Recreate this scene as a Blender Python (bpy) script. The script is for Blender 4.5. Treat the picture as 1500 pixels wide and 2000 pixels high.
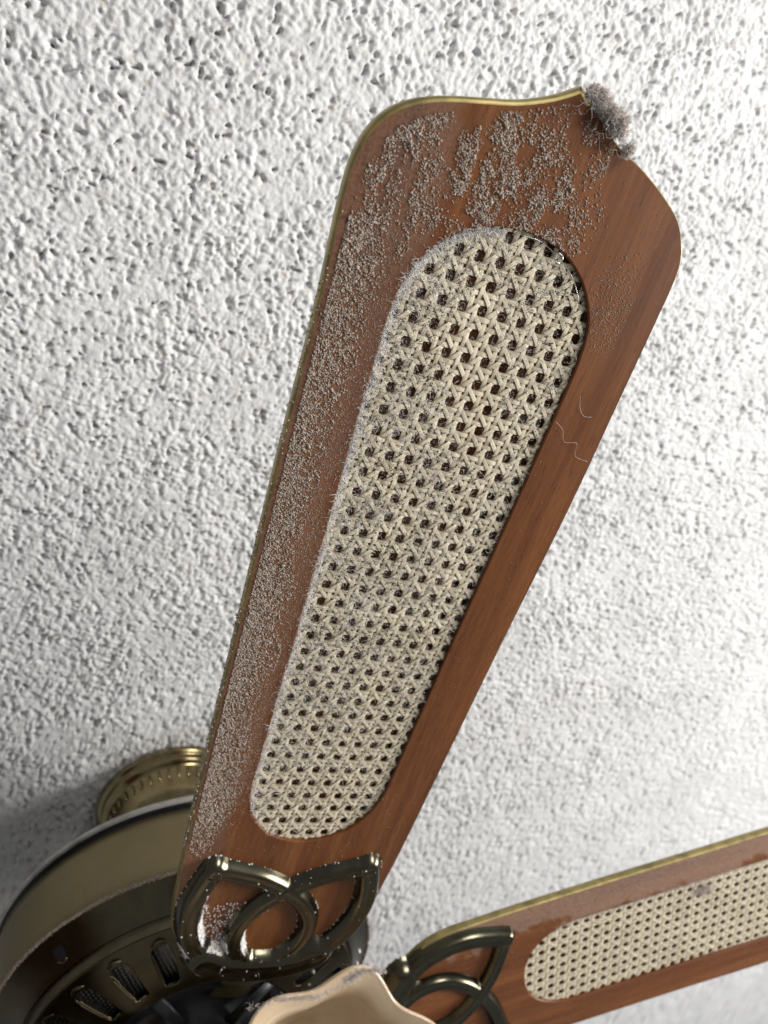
import bpy, bmesh, math, random
import numpy as np
from mathutils import Matrix, Vector
random.seed(7)
rng = np.random.default_rng(11)
for o in list(bpy.data.objects): bpy.data.objects.remove(o)
scene = bpy.context.scene
C = scene.collection
U = 0.009            # metres per model unit (one cane pitch = 9 mm)
PI = math.pi

# ------------------------------------------------------------------ camera
# world: Z up, origin on the fan axis at blade level, X towards the tip of the near blade
cam_pos = Vector((56.3087, -14.3975, -28.2564)) * U
right = (0.29062, 0.89846, -0.32910)
down = (-0.88643, 0.12331, -0.44614)
fwd = (-0.36026, 0.42138, 0.83226)
cd = bpy.data.cameras.new('camera'); cam = bpy.data.objects.new('camera', cd); C.objects.link(cam)
cam.matrix_world = Matrix(((right[0], -down[0], -fwd[0], cam_pos[0]),
                           (right[1], -down[1], -fwd[1], cam_pos[1]),
                           (right[2], -down[2], -fwd[2], cam_pos[2]), (0, 0, 0, 1)))
cd.sensor_fit = 'VERTICAL'; cd.sensor_height = 36; cd.sensor_width = 27
cd.lens = 36 * 1387 / 2000
cd.clip_start = 0.01; cd.clip_end = 100
cd.dof.use_dof = True; cd.dof.focus_distance = 31.5 * U; cd.dof.aperture_fstop = 10.5
scene.camera = cam

# ------------------------------------------------------------------ light
world = bpy.data.worlds.new('World'); scene.world = world; world.use_nodes = True
bg = world.node_tree.nodes['Background']
bg.inputs[0].default_value = (0.93, 0.97, 1.0, 1); bg.inputs[1].default_value = 0.27

def area_light(name, pos, aim, w, h, power, col):
    ld = bpy.data.lights.new(name, 'AREA'); ld.shape = 'RECTANGLE'
    ld.size = w * U; ld.size_y = h * U; ld.energy = power; ld.color = col
    o = bpy.data.objects.new(name, ld); C.objects.link(o)
    p = Vector(pos) * U; o.location = p
    o.rotation_euler = (Vector(aim) * U - p).to_track_quat('-Z', 'Y').to_euler()
    return o
area_light('area_light', (85, 215, -88), (30, 10, 10), 75, 75, 66.0, (1.0, 0.985, 0.96))  # daylight from the window on the right
area_light('area_light', (140, 42, -62), (40, 0, 0), 40, 36, 9.0, (1.0, 0.98, 0.95))  # added close light, not a seen window, to brighten the blade tip
vs = scene.view_settings
vs.view_transform = 'Standard'; vs.look = 'None'; vs.exposure = 0.0; vs.gamma = 1.0

# ------------------------------------------------------------------ helpers
def mesh_obj(name, verts, faces, mat=None, parent=None, smooth=False):
    me = bpy.data.meshes.new(name)
    me.from_pydata([tuple(v) for v in verts], [], [tuple(f) for f in faces]); me.update()
    if smooth: me.polygons.foreach_set('use_smooth', [True] * len(me.polygons))
    if mat: me.materials.append(mat)
    o = bpy.data.objects.new(name, me); C.objects.link(o)
    if parent: o.parent = parent
    return o
def fast_mesh(name, V, F, mat=None, parent=None, smooth=False):
    """V (n,3) float, F (m,k) int, k constant"""
    V = np.ascontiguousarray(V, dtype=np.float32); F = np.ascontiguousarray(F, dtype=np.int32)
    me = bpy.data.meshes.new(name); k = F.shape[1]
    me.vertices.add(len(V)); me.vertices.foreach_set('co', V.ravel())
    me.loops.add(F.size); me.loops.foreach_set('vertex_index', F.ravel())
    me.polygons.add(len(F)); me.polygons.foreach_set('loop_start', np.arange(0, F.size, k, dtype=np.int32))
    me.polygons.foreach_set('loop_total', np.full(len(F), k, dtype=np.int32))
    me.polygons.foreach_set('use_smooth', np.full(len(F), smooth, dtype=bool))
    me.update(calc_edges=True); me.validate()
    if mat: me.materials.append(mat)
    o = bpy.data.objects.new(name, me); C.objects.link(o)
    if parent: o.parent = parent
    return o
def tag(o, label, cat, group=None, kind=None):
    if label: o['label'] = label
    if cat: o['category'] = cat
    if group: o['group'] = group
    if kind: o['kind'] = kind
    return o
def vnoise(x, y, seed=0):
    """smooth 2-D gradient noise, about -1..1"""
    r = np.random.default_rng(seed); n = 256
    ang = r.random((n, n)) * 2 * np.pi; gx, gy = np.cos(ang), np.sin(ang)
    xi = np.floor(x).astype(int); yi = np.floor(y).astype(int); fx = x - xi; fy = y - yi
    u = fx**3 * (fx * (fx * 6 - 15) + 10); v = fy**3 * (fy * (fy * 6 - 15) + 10)
    def g(i, j): a = (xi + i) % n; b = (yi + j) % n; return gx[a, b] * (fx - i) + gy[a, b] * (fy - j)
    return 1.5 * ((g(0, 0) * (1 - u) + g(1, 0) * u) * (1 - v) + (g(0, 1) * (1 - u) + g(1, 1) * u) * v)
def blobs(x, y, cell, seed, rmin, rmax):
    """rounded lumps scattered one per cell: max over neighbours of (1-(d/r)^2)"""
    r = np.random.default_rng(seed); n = 512
    jx, jy, jr, jh = r.random((4, n, n))
    xs, ys = x / cell, y / cell; xi = np.floor(xs).astype(int); yi = np.floor(ys).astype(int)
    out = np.zeros_like(x)
    for i in (-1, 0, 1):
        for j in (-1, 0, 1):
            a = (xi + i) % n; b = (yi + j) % n
            dx = xs - (xi + i + jx[a, b]); dy = ys - (yi + j + jy[a, b])
            R = rmin + (rmax - rmin) * jr[a, b]
            q = 1 - (dx * dx + dy * dy) / (R * R)
            out = np.maximum(out, np.where(q > 0, np.sqrt(np.clip(q, 0, 1)) * (0.35 + 0.65 * jh[a, b]), 0))
    return out
def lathe(name, prof, seg, mat, parent=None, a0=0, a1=2 * PI, smooth=True, loc=(0, 0, 0)):
    full = abs(a1 - a0 - 2 * PI) < 1e-6; n = seg if full else seg + 1; V = []; F = []
    for r, z in prof:
        for k in range(n):
            a = a0 + (a1 - a0) * k / seg; V.append((r * math.cos(a) + loc[0], r * math.sin(a) + loc[1], z + loc[2]))
    for i in range(len(prof) - 1):
        for k in range(seg):
            k2 = (k + 1) % n; F.append((i * n + k, i * n + k2, (i + 1) * n + k2, (i + 1) * n + k))
    return mesh_obj(name, V, F, mat, parent, smooth)
def tube_mesh(name, pts, rad, mat, parent=None, sides=10, squash=1.0):
    P = [Vector(p) for p in pts]; V = []; F = []
    for i, p in enumerate(P):
        t = (P[min(i + 1, len(P) - 1)] - P[max(i - 1, 0)]).normalized()
        up = Vector((0, 0, 1)) if abs(t.z) < .9 else Vector((1, 0, 0))
        a = t.cross(up).normalized(); b = a.cross(t)
        rr = rad[i] if isinstance(rad, (list, tuple)) else rad
        for k in range(sides):
            an = 2 * PI * k / sides; V.append(p + a * rr * math.cos(an) + b * rr * squash * math.sin(an))
    for i in range(len(P) - 1):
        for k in range(sides):
            k2 = (k + 1) % sides; F.append((i * sides + k, i * sides + k2, (i + 1) * sides + k2, (i + 1) * sides + k))
    F.append(tuple(range(sides))[::-1]); F.append(tuple((len(P) - 1) * sides + k for k in range(sides)))
    return mesh_obj(name, V, F, mat, parent, True)
def catmull(pts, n=8, closed=False):
    P = [np.array(p, float) for p in pts]; out = []; m = len(P)
    rng_ = range(m) if closed else range(m - 1)
    for i in rng_:
        if closed: p0, p1, p2, p3 = P[i - 1], P[i], P[(i + 1) % m], P[(i + 2) % m]
        else: p0, p1, p2, p3 = P[max(i - 1, 0)], P[i], P[i + 1], P[min(i + 2, m - 1)]
        for k in range(n):
            t = k / n
            out.append(0.5 * ((2 * p1) + (-p0 + p2) * t + (2 * p0 - 5 * p1 + 4 * p2 - p3) * t * t + (-p0 + 3 * p1 - 3 * p2 + p3) * t**3))
    if not closed: out.append(P[-1])
    return out

# ------------------------------------------------------------------ materials
def newmat(name):
    m = bpy.data.materials.new(name); m.use_nodes = True; nt = m.node_tree
    return m, nt, nt.nodes['Principled BSDF']
def N(nt, t, **kw):
    n = nt.nodes.new(t)
    for k, v in kw.items():
        if k in n.inputs.keys(): n.inputs[k].default_value = v
        else: setattr(n, k, v)
    return n
def mapped(nt, scale, rot=(0, 0, 0)):
    tc = N(nt, 'ShaderNodeTexCoord'); mp = N(nt, 'ShaderNodeMapping')
    mp.inputs['Scale'].default_value = scale; mp.inputs['Rotation'].default_value = rot
    nt.links.new(tc.outputs['Object'], mp.inputs['Vector']); return mp
def noise(nt, vec, scale, detail=3, rough=.55):
    n = N(nt, 'ShaderNodeTexNoise'); n.inputs['Scale'].default_value = scale; n.inputs['Detail'].default_value = detail
    n.inputs['Roughness'].default_value = rough; nt.links.new(vec.outputs['Vector'] if 'Vector' in vec.outputs else vec.outputs[0], n.inputs['Vector']); return n
def ramp(nt, src, stops, interp='LINEAR'):
    r = N(nt, 'ShaderNodeValToRGB'); cr = r.color_ramp; cr.interpolation = interp
    while len(cr.elements) < len(stops): cr.elements.new(0.5)
    for e, (p, c) in zip(cr.elements, stops):
        e.position = p; e.color = c if len(c) == 4 else (*c, 1)
    nt.links.new(src, r.inputs['Fac']); return r
def mixc(nt, fac, a, b, mode='MIX'):
    m = N(nt, 'ShaderNodeMix'); m.data_type = 'RGBA'; m.blend_type = mode
    for s, v in ((m.inputs['Factor'], fac), (m.inputs['A'], a), (m.inputs['B'], b)):
        pass
    def put(sock, v):
        if isinstance(v, (int, float)): sock.default_value = v
        elif isinstance(v, tuple): sock.default_value = v if len(v) == 4 else (*v, 1)
        else: nt.links.new(v, sock)
    put(m.inputs[0], fac); put(m.inputs[6], a); put(m.inputs[7], b); return m.outputs[2]
def math_(nt, op, a, b=None, clamp=False):
    m = N(nt, 'ShaderNodeMath'); m.operation = op; m.use_clamp = clamp
    for i, v in enumerate((a, b)):
        if v is None: continue
        if isinstance(v, (int, float)): m.inputs[i].default_value = v
        else: nt.links.new(v, m.inputs[i])
    return m.outputs[0]
def bump(nt, bs, h, strength, dist):
    b = N(nt, 'ShaderNodeBump'); b.inputs['Strength'].default_value = strength; b.inputs['Distance'].default_value = dist
    nt.links.new(h, b.inputs['Height']); nt.links.new(b.outputs[0], bs.inputs['Normal']); return b

def wood_material(name, dusty):
    m, nt, bs = newmat(name)
    v1 = mapped(nt, (.05, .8, .8)); n1 = noise(nt, v1, 1.0, 5, .6)
    v2 = mapped(nt, (.30, 7.0, 7.0)); n2 = noise(nt, v2, 1.0, 4, .65)
    v3 = mapped(nt, (1.1, 26.0, 26.0)); n3 = noise(nt, v3, 1.0, 2, .5)
    base = ramp(nt, n1.outputs['Fac'], [(.30, (.098, .031, .0095)), (.48, (.138, .047, .0142)), (.62, (.178, .065, .020)), (.8, (.118, .039, .0115))])
    c = mixc(nt, .75, base.outputs[0], ramp(nt, n2.outputs['Fac'], [(.35, (.78, .75, .73)), (.5, (1, 1, 1)), (.7, (1.08, 1.07, 1.06))]).outputs[0], 'MULTIPLY')
    pores = ramp(nt, n3.outputs['Fac'], [(.34, (.48, .42, .38)), (.42, (1, 1, 1))])
    c = mixc(nt, .85, c, pores.outputs[0], 'MULTIPLY')
    fv = mapped(nt, (1, 1, 1)); fn = noise(nt, fv, .35, 4, .6); fine = noise(nt, fv, 9.0, 2, .6)
    sep = N(nt, 'ShaderNodeSeparateXYZ'); nt.links.new(fv.outputs[0], sep.inputs[0])
    if dusty:   # thin film of settled dust along the leading edge
        edge = math_(nt, 'MULTIPLY_ADD', sep.outputs['Y'], -.33); edge.node.inputs[2].default_value = -1.45
        k = math_(nt, 'ADD', math_(nt, 'MULTIPLY', fn.outputs['Fac'], 1.1), edge)
    else:
        edge = math_(nt, 'MULTIPLY_ADD', sep.outputs['Y'], -.30); edge.node.inputs[2].default_value = -1.55
        k = math_(nt, 'ADD', math_(nt, 'MULTIPLY', math_(nt, 'SUBTRACT', fn.outputs['Fac'], .22), 3.0), edge)
    k = math_(nt, 'MULTIPLY', ramp(nt, k, [(.42, (0, 0, 0)), (.62, (1, 1, 1))]).outputs[0],
              ramp(nt, fine.outputs['Fac'], [(.35, (.12, .12, .12)), (.7, (.75, .75, .75))]).outputs[0], True)
    c = mixc(nt, math_(nt, 'MULTIPLY', k, (.65 if dusty else .75)), c, (.17, .125, .10) if dusty else (.38, .30, .25))
    nt.links.new(c, bs.inputs['Base Color'])
    rr = math_(nt, 'MULTIPLY_ADD', k, .35); rr.node.inputs[2].default_value = .40
    nt.links.new(rr, bs.inputs['Roughness'])
    bs.inputs['Coat Weight'].default_value = .08; bs.inputs['Coat Roughness'].default_value = .30
    bs.inputs['Specular IOR Level'].default_value = .25
    h = mixc(nt, .5, pores.outputs[0], n2.outputs['Fac'])
    bump(nt, bs, h, .18, .0003)
    return m
M_wood1 = wood_material('dusty_wood', True)
M_wood2 = wood_material('wood', False)

def metal_material(name, col, rough, dark=(.05, .045, .03), amount=.4, brush=None, metallic=1.0, spots=.25):
    m, nt, bs = newmat(name)
    v = mapped(nt, (1, 1, 1)); n = noise(nt, v, .8, 5, .6)
    c = ramp(nt, n.outputs['Fac'], [(.35, tuple(d * amount + k * (1 - amount) for d, k in zip(dark, col))), (.6, col)]).outputs[0]
    n2 = noise(nt, v, 14, 2, .6); sp = ramp(nt, n2.outputs['Fac'], [(.66, (0, 0, 0)), (.76, (1, 1, 1))]).outputs[0]
    sp = math_(nt, 'MULTIPLY', sp, spots)
    c = mixc(nt, sp, c, (.42, .39, .36)); nt.links.new(c, bs.inputs['Base Color'])
    met = math_(nt, 'MULTIPLY_ADD', sp, -metallic); met.node.inputs[2].default_value = metallic
    nt.links.new(met, bs.inputs['Metallic'])
    r = math_(nt, 'MULTIPLY_ADD', n.outputs['Fac'], .15); r.node.inputs[2].default_value = rough - .07
    nt.links.new(r, bs.inputs['Roughness'])
    if brush:
        bv = mapped(nt, brush); bn = noise(nt, bv, 1.0, 3, .6); bump(nt, bs, bn.outputs['Fac'], .25, .0006)
    return m
M_bracket = metal_material('antique_brass_bracket', (.10, .09, .062), .21, spots=.08)
M_band = metal_material('brushed_antique_brass', (.235, .19, .105), .42, amount=.12, brush=(.15, .15, 14), spots=.08)
M_plate = metal_material('bronze_plate', (.12, .10, .062), .32, spots=.15)
M_canopy = metal_material('polished_antique_brass', (.28, .22, .115), .17, spots=.05)
M_gold = metal_material('gold_edge_paint', (.36, .285, .115), .42, dark=(.12, .10, .04), metallic=.8, spots=.3, amount=.7)
M_lip = metal_material('grey_lip', (.50, .48, .44), .45, spots=.3, metallic=.6)
M_steel = metal_material('bright_steel', (.78, .78, .75), .25, spots=.05)
def plain(name, col, rough, metallic=0, var=.25, scale=2.0, coat=0):
    m, nt, bs = newmat(name); v = mapped(nt, (1, 1, 1)); n = noise(nt, v, scale, 4, .6)
    c = ramp(nt, n.outputs['Fac'], [(.3, tuple(x * (1 - var) for x in col)), (.7, tuple(min(1, x * (1 + var)) for x in col))]).outputs[0]
    nt.links.new(c, bs.inputs['Base Color']); bs.inputs['Roughness'].default_value = rough
    bs.inputs['Metallic'].default_value = metallic; bs.inputs['Coat Weight'].default_value = coat
    return m
M_black = plain('black_metal', (.012, .012, .014), .42, 0, .3)
M_plastic = plain('blue_black_plastic', (.018, .024, .034), .35, 0, .3)
M_screen = plain('dark_screen', (.22, .21, .19), .30, .9)
M_dust = plain('pale_dust', (.37, .30, .245), .95, 0, .25, 5.0)
M_fluff = plain('grey_fluff', (.70, .67, .645), .95, 0, .25, 3.0)
M_clump = plain('dark_fluff', (.56, .50, .46), .95, 0, .3, 3.0)

def cane_material():
    m, nt, bs = newmat('woven_cane')
    at = N(nt, 'ShaderNodeTexCoord')
    # UV.x runs along the strand, UV.y across it
    mp = N(nt, 'ShaderNodeMapping'); mp.inputs['Scale'].default_value = (.35, 5.0, 1); nt.links.new(at.outputs['UV'], mp.inputs[0])
    n = noise(nt, mp, 1.0, 3, .6)
    w = N(nt, 'ShaderNodeTexWave'); w.bands_direction = 'Y'; w.inputs['Scale'].default_value = 1.3
    w.inputs['Distortion'].default_value = .3
    nt.links.new(at.outputs['UV'], w.inputs[0])
    ov = mapped(nt, (1, 1, 1)); on = noise(nt, ov, .5, 3, .6)
    c = ramp(nt, n.outputs['Fac'], [(.3, (.50, .43, .32)), (.5, (.66, .585, .45)), (.75, (.75, .68, .55))]).outputs[0]
    c = mixc(nt, .5, c, ramp(nt, w.outputs['Fac'], [(.05, (.62, .58, .52)), (.35, (1, 1, 1))]).outputs[0], 'MULTIPLY')
    c = mixc(nt, .4, c, ramp(nt, on.outputs['Fac'], [(.35, (.72, .69, .66)), (.6, (1.05, 1.05, 1.05))]).outputs[0], 'MULTIPLY')
    sy = N(nt, 'ShaderNodeSeparateXYZ'); nt.links.new(at.outputs['UV'], sy.inputs[0])
    e = math_(nt, 'ABSOLUTE', math_(nt, 'SUBTRACT', sy.outputs['Y'], .5))
    c = mixc(nt, .75, c, ramp(nt, e, [(.34, (1, 1, 1)), (.46, (.50, .44, .34))]).outputs[0], 'MULTIPLY')   # darker strand edges, edge shade painted into the colour
    ln = N(nt, 'ShaderNodeMapping'); ln.inputs['Scale'].default_value = (.06, .1, 1); nt.links.new(at.outputs['UV'], ln.inputs[0])
    c = mixc(nt, .8, c, ramp(nt, noise(nt, ln, 1.0, 2, .5).outputs['Fac'], [(.35, (.84, .81, .76)), (.6, (1.08, 1.08, 1.06))]).outputs[0], 'MULTIPLY')
    nt.links.new(c, bs.inputs['Base Color']); bs.inputs['Roughness'].default_value = .6; bs.inputs['Specular IOR Level'].default_value = .3
    bump(nt, bs, w.outputs['Fac'], .35, .0003)
    return m
M_cane = cane_material()

def glass_material():
    m, nt, bs = newmat('frosted_amber_glass')
    v = mapped(nt, (1, 1, 1)); n = noise(nt, v, .25, 3, .6)
    c = ramp(nt, n.outputs['Fac'], [(.35, (.45, .325, .205)), (.65, (.56, .43, .295))]).outputs[0]
    nt.links.new(c, bs.inputs['Base Color']); bs.inputs['Roughness'].default_value = .16
    bs.inputs['Subsurface Weight'].default_value = .25; bs.inputs['Subsurface Radius'].default_value = (.006, .004, .002)
    bs.inputs['Coat Weight'].default_value = .35; bs.inputs['Coat Roughness'].default_value = .08
    return m
M_glass = glass_material()

def ceiling_material():
    m, nt, bs = newmat('rough_stucco')
    v = mapped(nt, (1, 1, 1)); big = noise(nt, v, .12, 3, .5); sp = noise(nt, v, 1.6, 2, .5); fine = noise(nt, v, 7, 4, .65)
    c = ramp(nt, big.outputs['Fac'], [(.35, (.57, .567, .563)), (.65, (.63, .628, .623))]).outputs[0]
    brown_specks = ramp(nt, sp.outputs['Fac'], [(.62, (0, 0, 0)), (.72, (.55, .55, .55))]).outputs[0]  # brown specks scattered by their own noise
    c = mixc(nt, brown_specks, c, (.38, .32, .25))
    # smudge of soot and dust round the canopy
    sub = N(nt, 'ShaderNodeVectorMath'); sub.operation = 'LENGTH'
    nt.links.new(v.outputs[0], sub.inputs[0])
    r = ramp(nt, math_(nt, 'DIVIDE', sub.outputs['Value'], 20.0), [(.34, (.75, .75, .75)), (.46, (0, 0, 0))]).outputs[0]
    r = math_(nt, 'MULTIPLY', r, noise(nt, v, 1.5, 3, .6).outputs['Fac'])
    c = mixc(nt, r, c, (.30, .26, .22))
    nt.links.new(c, bs.inputs['Base Color']); bs.inputs['Roughness'].default_value = .9
    bs.inputs['Specular IOR Level'].default_value = .25
    bump(nt, bs, fine.outputs['Fac'], .5, .0009)
    return m
M_ceil = ceiling_material()

# ------------------------------------------------------------------ ceiling
HC = 24.3
def graded(segs):
    out = [segs[0][0]]
    for a, b, s0, s1 in segs:
        x = a
        while x < b:
            t = (x - a) / (b - a); x += s0 + (s1 - s0) * t; out.append(min(x, b))
    return np.array(sorted(set(out)))
def ceiling():
    gx = graded([(-500, -100, 40, 4), (-100, -40, 2, .42), (-40, 15, .40, .14), (15, 82, .10, .10), (82, 100, .12, .40), (100, 500, 4, 40)])
    gy = graded([(-500, -65, 40, 4), (-65, -25, .50, .15), (-25, 36, .10, .10), (36, 90, .13, .34), (90, 150, .34, .6), (150, 500, 2, 40)])
    X, Y = np.meshgrid(gx, gy, indexing='ij')
    wx = X + .25 * vnoise(X * .9, Y * .9, 1); wy = Y + .25 * vnoise(X * .9 + 50, Y * .9, 2)
    amp = np.clip(.85 + .55 * vnoise(X / 5.5, Y / 5.5, 15) + .3 * vnoise(X / 2.2, Y / 2.2, 16), .35, 1.4)
    h = .26 * blobs(wx, wy, .54, 3, .38, .90) + .20 * blobs(wx + 9, wy + 3, .25, 4, .4, .9)
    h += .06 * vnoise(wx / .4, wy / .4, 5) + .055 * vnoise(wx / .2, wy / .2, 6); h *= .74 * amp + .07 * vnoise(X / 1.9, Y / 1.9, 7) + .06 * vnoise(X / 6, Y / 6, 8)
    pit = vnoise(X / .75 + 7, Y / .75, 9) + .5 * vnoise(X / .35, Y / .35, 10)
    h -= .38 * np.clip((pit - .42) / .5, 0, 1)
    pit2 = vnoise(X / .42 + 3, Y / .42, 19) + .7 * vnoise(X / 1.6, Y / 1.6, 20)
    h -= .50 * np.clip((pit2 - .70) / .28, 0, 1)
    r2 = np.hypot(X, Y); h *= np.clip((r2 - 4) / 3, 0, 1)
    fade = np.clip((np.maximum(np.abs(X) - 95, np.abs(Y) - 155)) / 20, 0, 1); h *= 1 - fade
    V = np.stack([X, Y, -h], -1).reshape(-1, 3)
    nx, ny = X.shape; idx = np.arange(nx * ny).reshape(nx, ny)
    F = np.stack([idx[:-1, :-1], idx[:-1, 1:], idx[1:, 1:], idx[1:, :-1]], -1).reshape(-1, 4)
    o = fast_mesh('ceiling', V, F, M_ceil, None, True)
    o.location = (0, 0, HC * U); o.scale = (U, U, U); o['kind'] = 'structure'
    return o
ceiling()

# ------------------------------------------------------------------ fan root
fan = bpy.data.objects.new('ceiling_fan', None); C.objects.link(fan); fan.scale = (U, U, U); fan.empty_display_size = 5
tag(fan, 'antique brass ceiling fan with brown wood and woven cane blades under a rough white ceiling', 'ceiling fan')

# ------------------------------------------------------------------ blade shapes (blade-local units)
ZF, ZB = -0.20, 0.42          # front (lower) and back faces of the board
half_out = [(-10.6, 0), (-10.55, 2.2), (-10.1, 3.9), (-9.2, 5.0), (-7.9, 5.85), (-6.1, 6.35), (-3.5, 6.52), (0, 6.66), (8, 6.88),
            (16, 7.08), (24, 7.24), (30, 7.34), (33.5, 7.38), (35.2, 7.30), (36.3, 7.02), (37.15, 6.45), (37.75, 5.65), (38.2, 4.7),
            (38.6, 3.6), (38.95, 2.5), (39.35, 1.5), (39.8, .65), (40.25, 0)]
half_open = [(.35, 0), (.55, 1.2), (1.15, 2.35), (2.3, 3.3), (4.1, 3.9), (7, 4.03), (12, 4.12), (18, 4.26), (24, 4.42), (29, 4.52), (31.2, 4.5),
             (32.8, 4.15), (34.1, 3.2), (34.95, 1.9), (35.2, .8), (35.27, 0)]
def loop_from_half(half, n=5, sharp_end=False):
    L = [np.array(p, float) for p in half]
    mir_end = [] if sharp_end else [np.array((half[-2][0], -half[-2][1]))]
    mir_start = np.array((half[1][0], -half[1][1]))
    P = [mir_start] + L + mir_end; out = []
    for i in range(1, len(L)):
        p0 = P[i - 1]; p1 = P[i]; p2 = P[i + 1]; p3 = P[i + 2] if i + 2 < len(P) else P[i + 1]
        for k in range(n):
            t = k / n; out.append(0.5 * ((2 * p1) + (-p0 + p2) * t + (2 * p0 - 5 * p1 + 4 * p2 - p3) * t * t + (-p0 + 3 * p1 - 3 * p2 + p3) * t**3))
    out.append(L[-1])
    up = [(p[0], p[1]) for p in out]
    lo = [(x, -y) for x, y in up[1:-1]][::-1]
    return up + lo              # starts at root centre, +y side out to tip, back along -y
def inset(loop, dfun):
    n = len(loop); out = []
    for i, (x, y) in enumerate(loop):
        ax, ay = loop[i - 1]; bx, by = loop[(i + 1) % n]
        tx, ty = bx - ax, by - ay; l = math.hypot(tx, ty) or 1
        nx, ny = -ty / l, tx / l        # outward or inward decided by area sign
        out.append((x, y, nx, ny))
    area = sum(loop[i - 1][0] * loop[i][1] - loop[i][0] * loop[i - 1][1] for i in range(n))
    s = 1 if area > 0 else -1
    return [(x + s * nx * dfun(x, y), y + s * ny * dfun(x, y)) for x, y, nx, ny in out]
half_left = half_out[:6] + [(-3.5, 6.5), (0, 6.7), (8, 6.95), (16, 7.15), (24, 7.36), (30, 7.44), (33.6, 7.60), (35.2, 7.62), (36.1, 7.5), (36.85, 7.25),
             (37.5, 6.8), (38.0, 6.2), (38.36, 5.5), (38.68, 4.6), (39.0, 3.45), (39.33, 2.3), (39.8, 1.2), (40.2, .5), (40.55, 0)]
half_right = half_out[:6] + [(-3.5, 6.52), (0, 6.7), (8, 6.9), (16, 7.1), (24, 7.38), (30, 7.40), (33.5, 7.42), (35, 7.44), (36.1, 7.34), (37.0, 6.86),
             (37.65, 6.24), (38.22, 5.23), (38.8, 3.85), (39.25, 2.35), (39.8, 1.2), (40.2, .5), (40.55, 0)]
_a = loop_from_half(half_right, 5, True); _b = loop_from_half(half_left, 5, True)
_ka = 5 * (len(half_right) - 1); _kb = 5 * (len(half_left) - 1)
OUT = _a[:_ka + 1] + _b[_kb + 1:]
OPEN = loop_from_half(half_open, 6)
wid = lambda x, y: (.12 + .09 * min(1, max(0, (x - 35) / 3))) if y < .6 else .03 + .05 * min(1, max(0, (x - 33) / 3))
def board_mesh():
    """wood board: front frame with a long opening, recess wall, recess floor, back"""
    front = inset(OUT, wid)
    op = OPEN; lip = inset(OPEN, lambda x, y: -.06)
    bm = bmesh.new()
    def ring(pts, z): return [bm.verts.new((x, y, z)) for x, y in pts]
    f = ring(front, ZF); l = ring(lip, ZF); o1 = ring(op, ZF + .05); o2 = ring(op, .34); b = ring(front, ZB)
    def edges(r): return [bm.edges.new((r[i - 1], r[i])) for i in range(len(r))]
    e = edges(f) + edges(l)
    bmesh.ops.triangle_fill(bm, edges=e, use_beauty=True, use_dissolve=False)
    def strip(a, c):
        for i in range(len(a)): bm.faces.new((a[i - 1], a[i], c[i], c[i - 1]))
    strip(l, o1); strip(o1, o2)
    bm.faces.new(o2)
    strip(f, b); bm.faces.new(b)
    bmesh.ops.recalc_face_normals(bm, faces=bm.faces)
    me = bpy.data.meshes.new('blade'); bm.to_mesh(me); bm.free()
    return me
def band_mesh():
    """gold painted, rounded edge that runs round the board"""
    n = len(OUT); prof = []
    for t in np.linspace(0, 1, 6):
        a = t * PI / 2
        prof.append((t, a))
    V = []; F = []
    rings = []
    for t, a in prof:
        pts = inset(OUT, lambda x, y: wid(x, y) * (1 - math.sin(a)) - 0.0)
        z = ZF - .006 + (1 - math.cos(a)) * .22
        rings.append((pts, z))
    rings.append((OUT, ZB - .05)); rings.append((inset(OUT, lambda x, y: .05), ZB + .004)); rings.append((inset(OUT, lambda x, y: .3), ZB + .004))
    for pts, z in rings:
        for x, y in pts: V.append((x, y, z))
    for r in range(len(rings) - 1):
        for i in range(n):
            j = (i + 1) % n; F.append((r * n + i, (r + 1) * n + i, (r + 1) * n + j, r * n + j))
    me = bpy.data.meshes.new('gold_edge'); me.from_pydata(V, [], F); me.update()
    me.polygons.foreach_set('use_smooth', [True] * len(me.polygons)); me.materials.append(M_gold)
    return me
BOARD = board_mesh(); BAND = band_mesh(); BOARD.materials.append(M_wood2)
OPENA = np.array(OPEN)
def open_half(x):
    hx = np.array([p[0] for p in half_open]); hy = np.array([p[1] for p in half_open])
    return np.interp(x, hx, hy, left=-1, right=-1)
up_loop = np.array([p for p in OPEN if p[1] >= 0]); up_loop = up_loop[np.argsort(up_loop[:, 0])]
def open_half_s(x): return np.interp(x, up_loop[:, 0], up_loop[:, 1], left=-1, right=-1)
def inside_open(x, y, m=0.0): return np.abs(y) < open_half_s(x) + m

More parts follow.
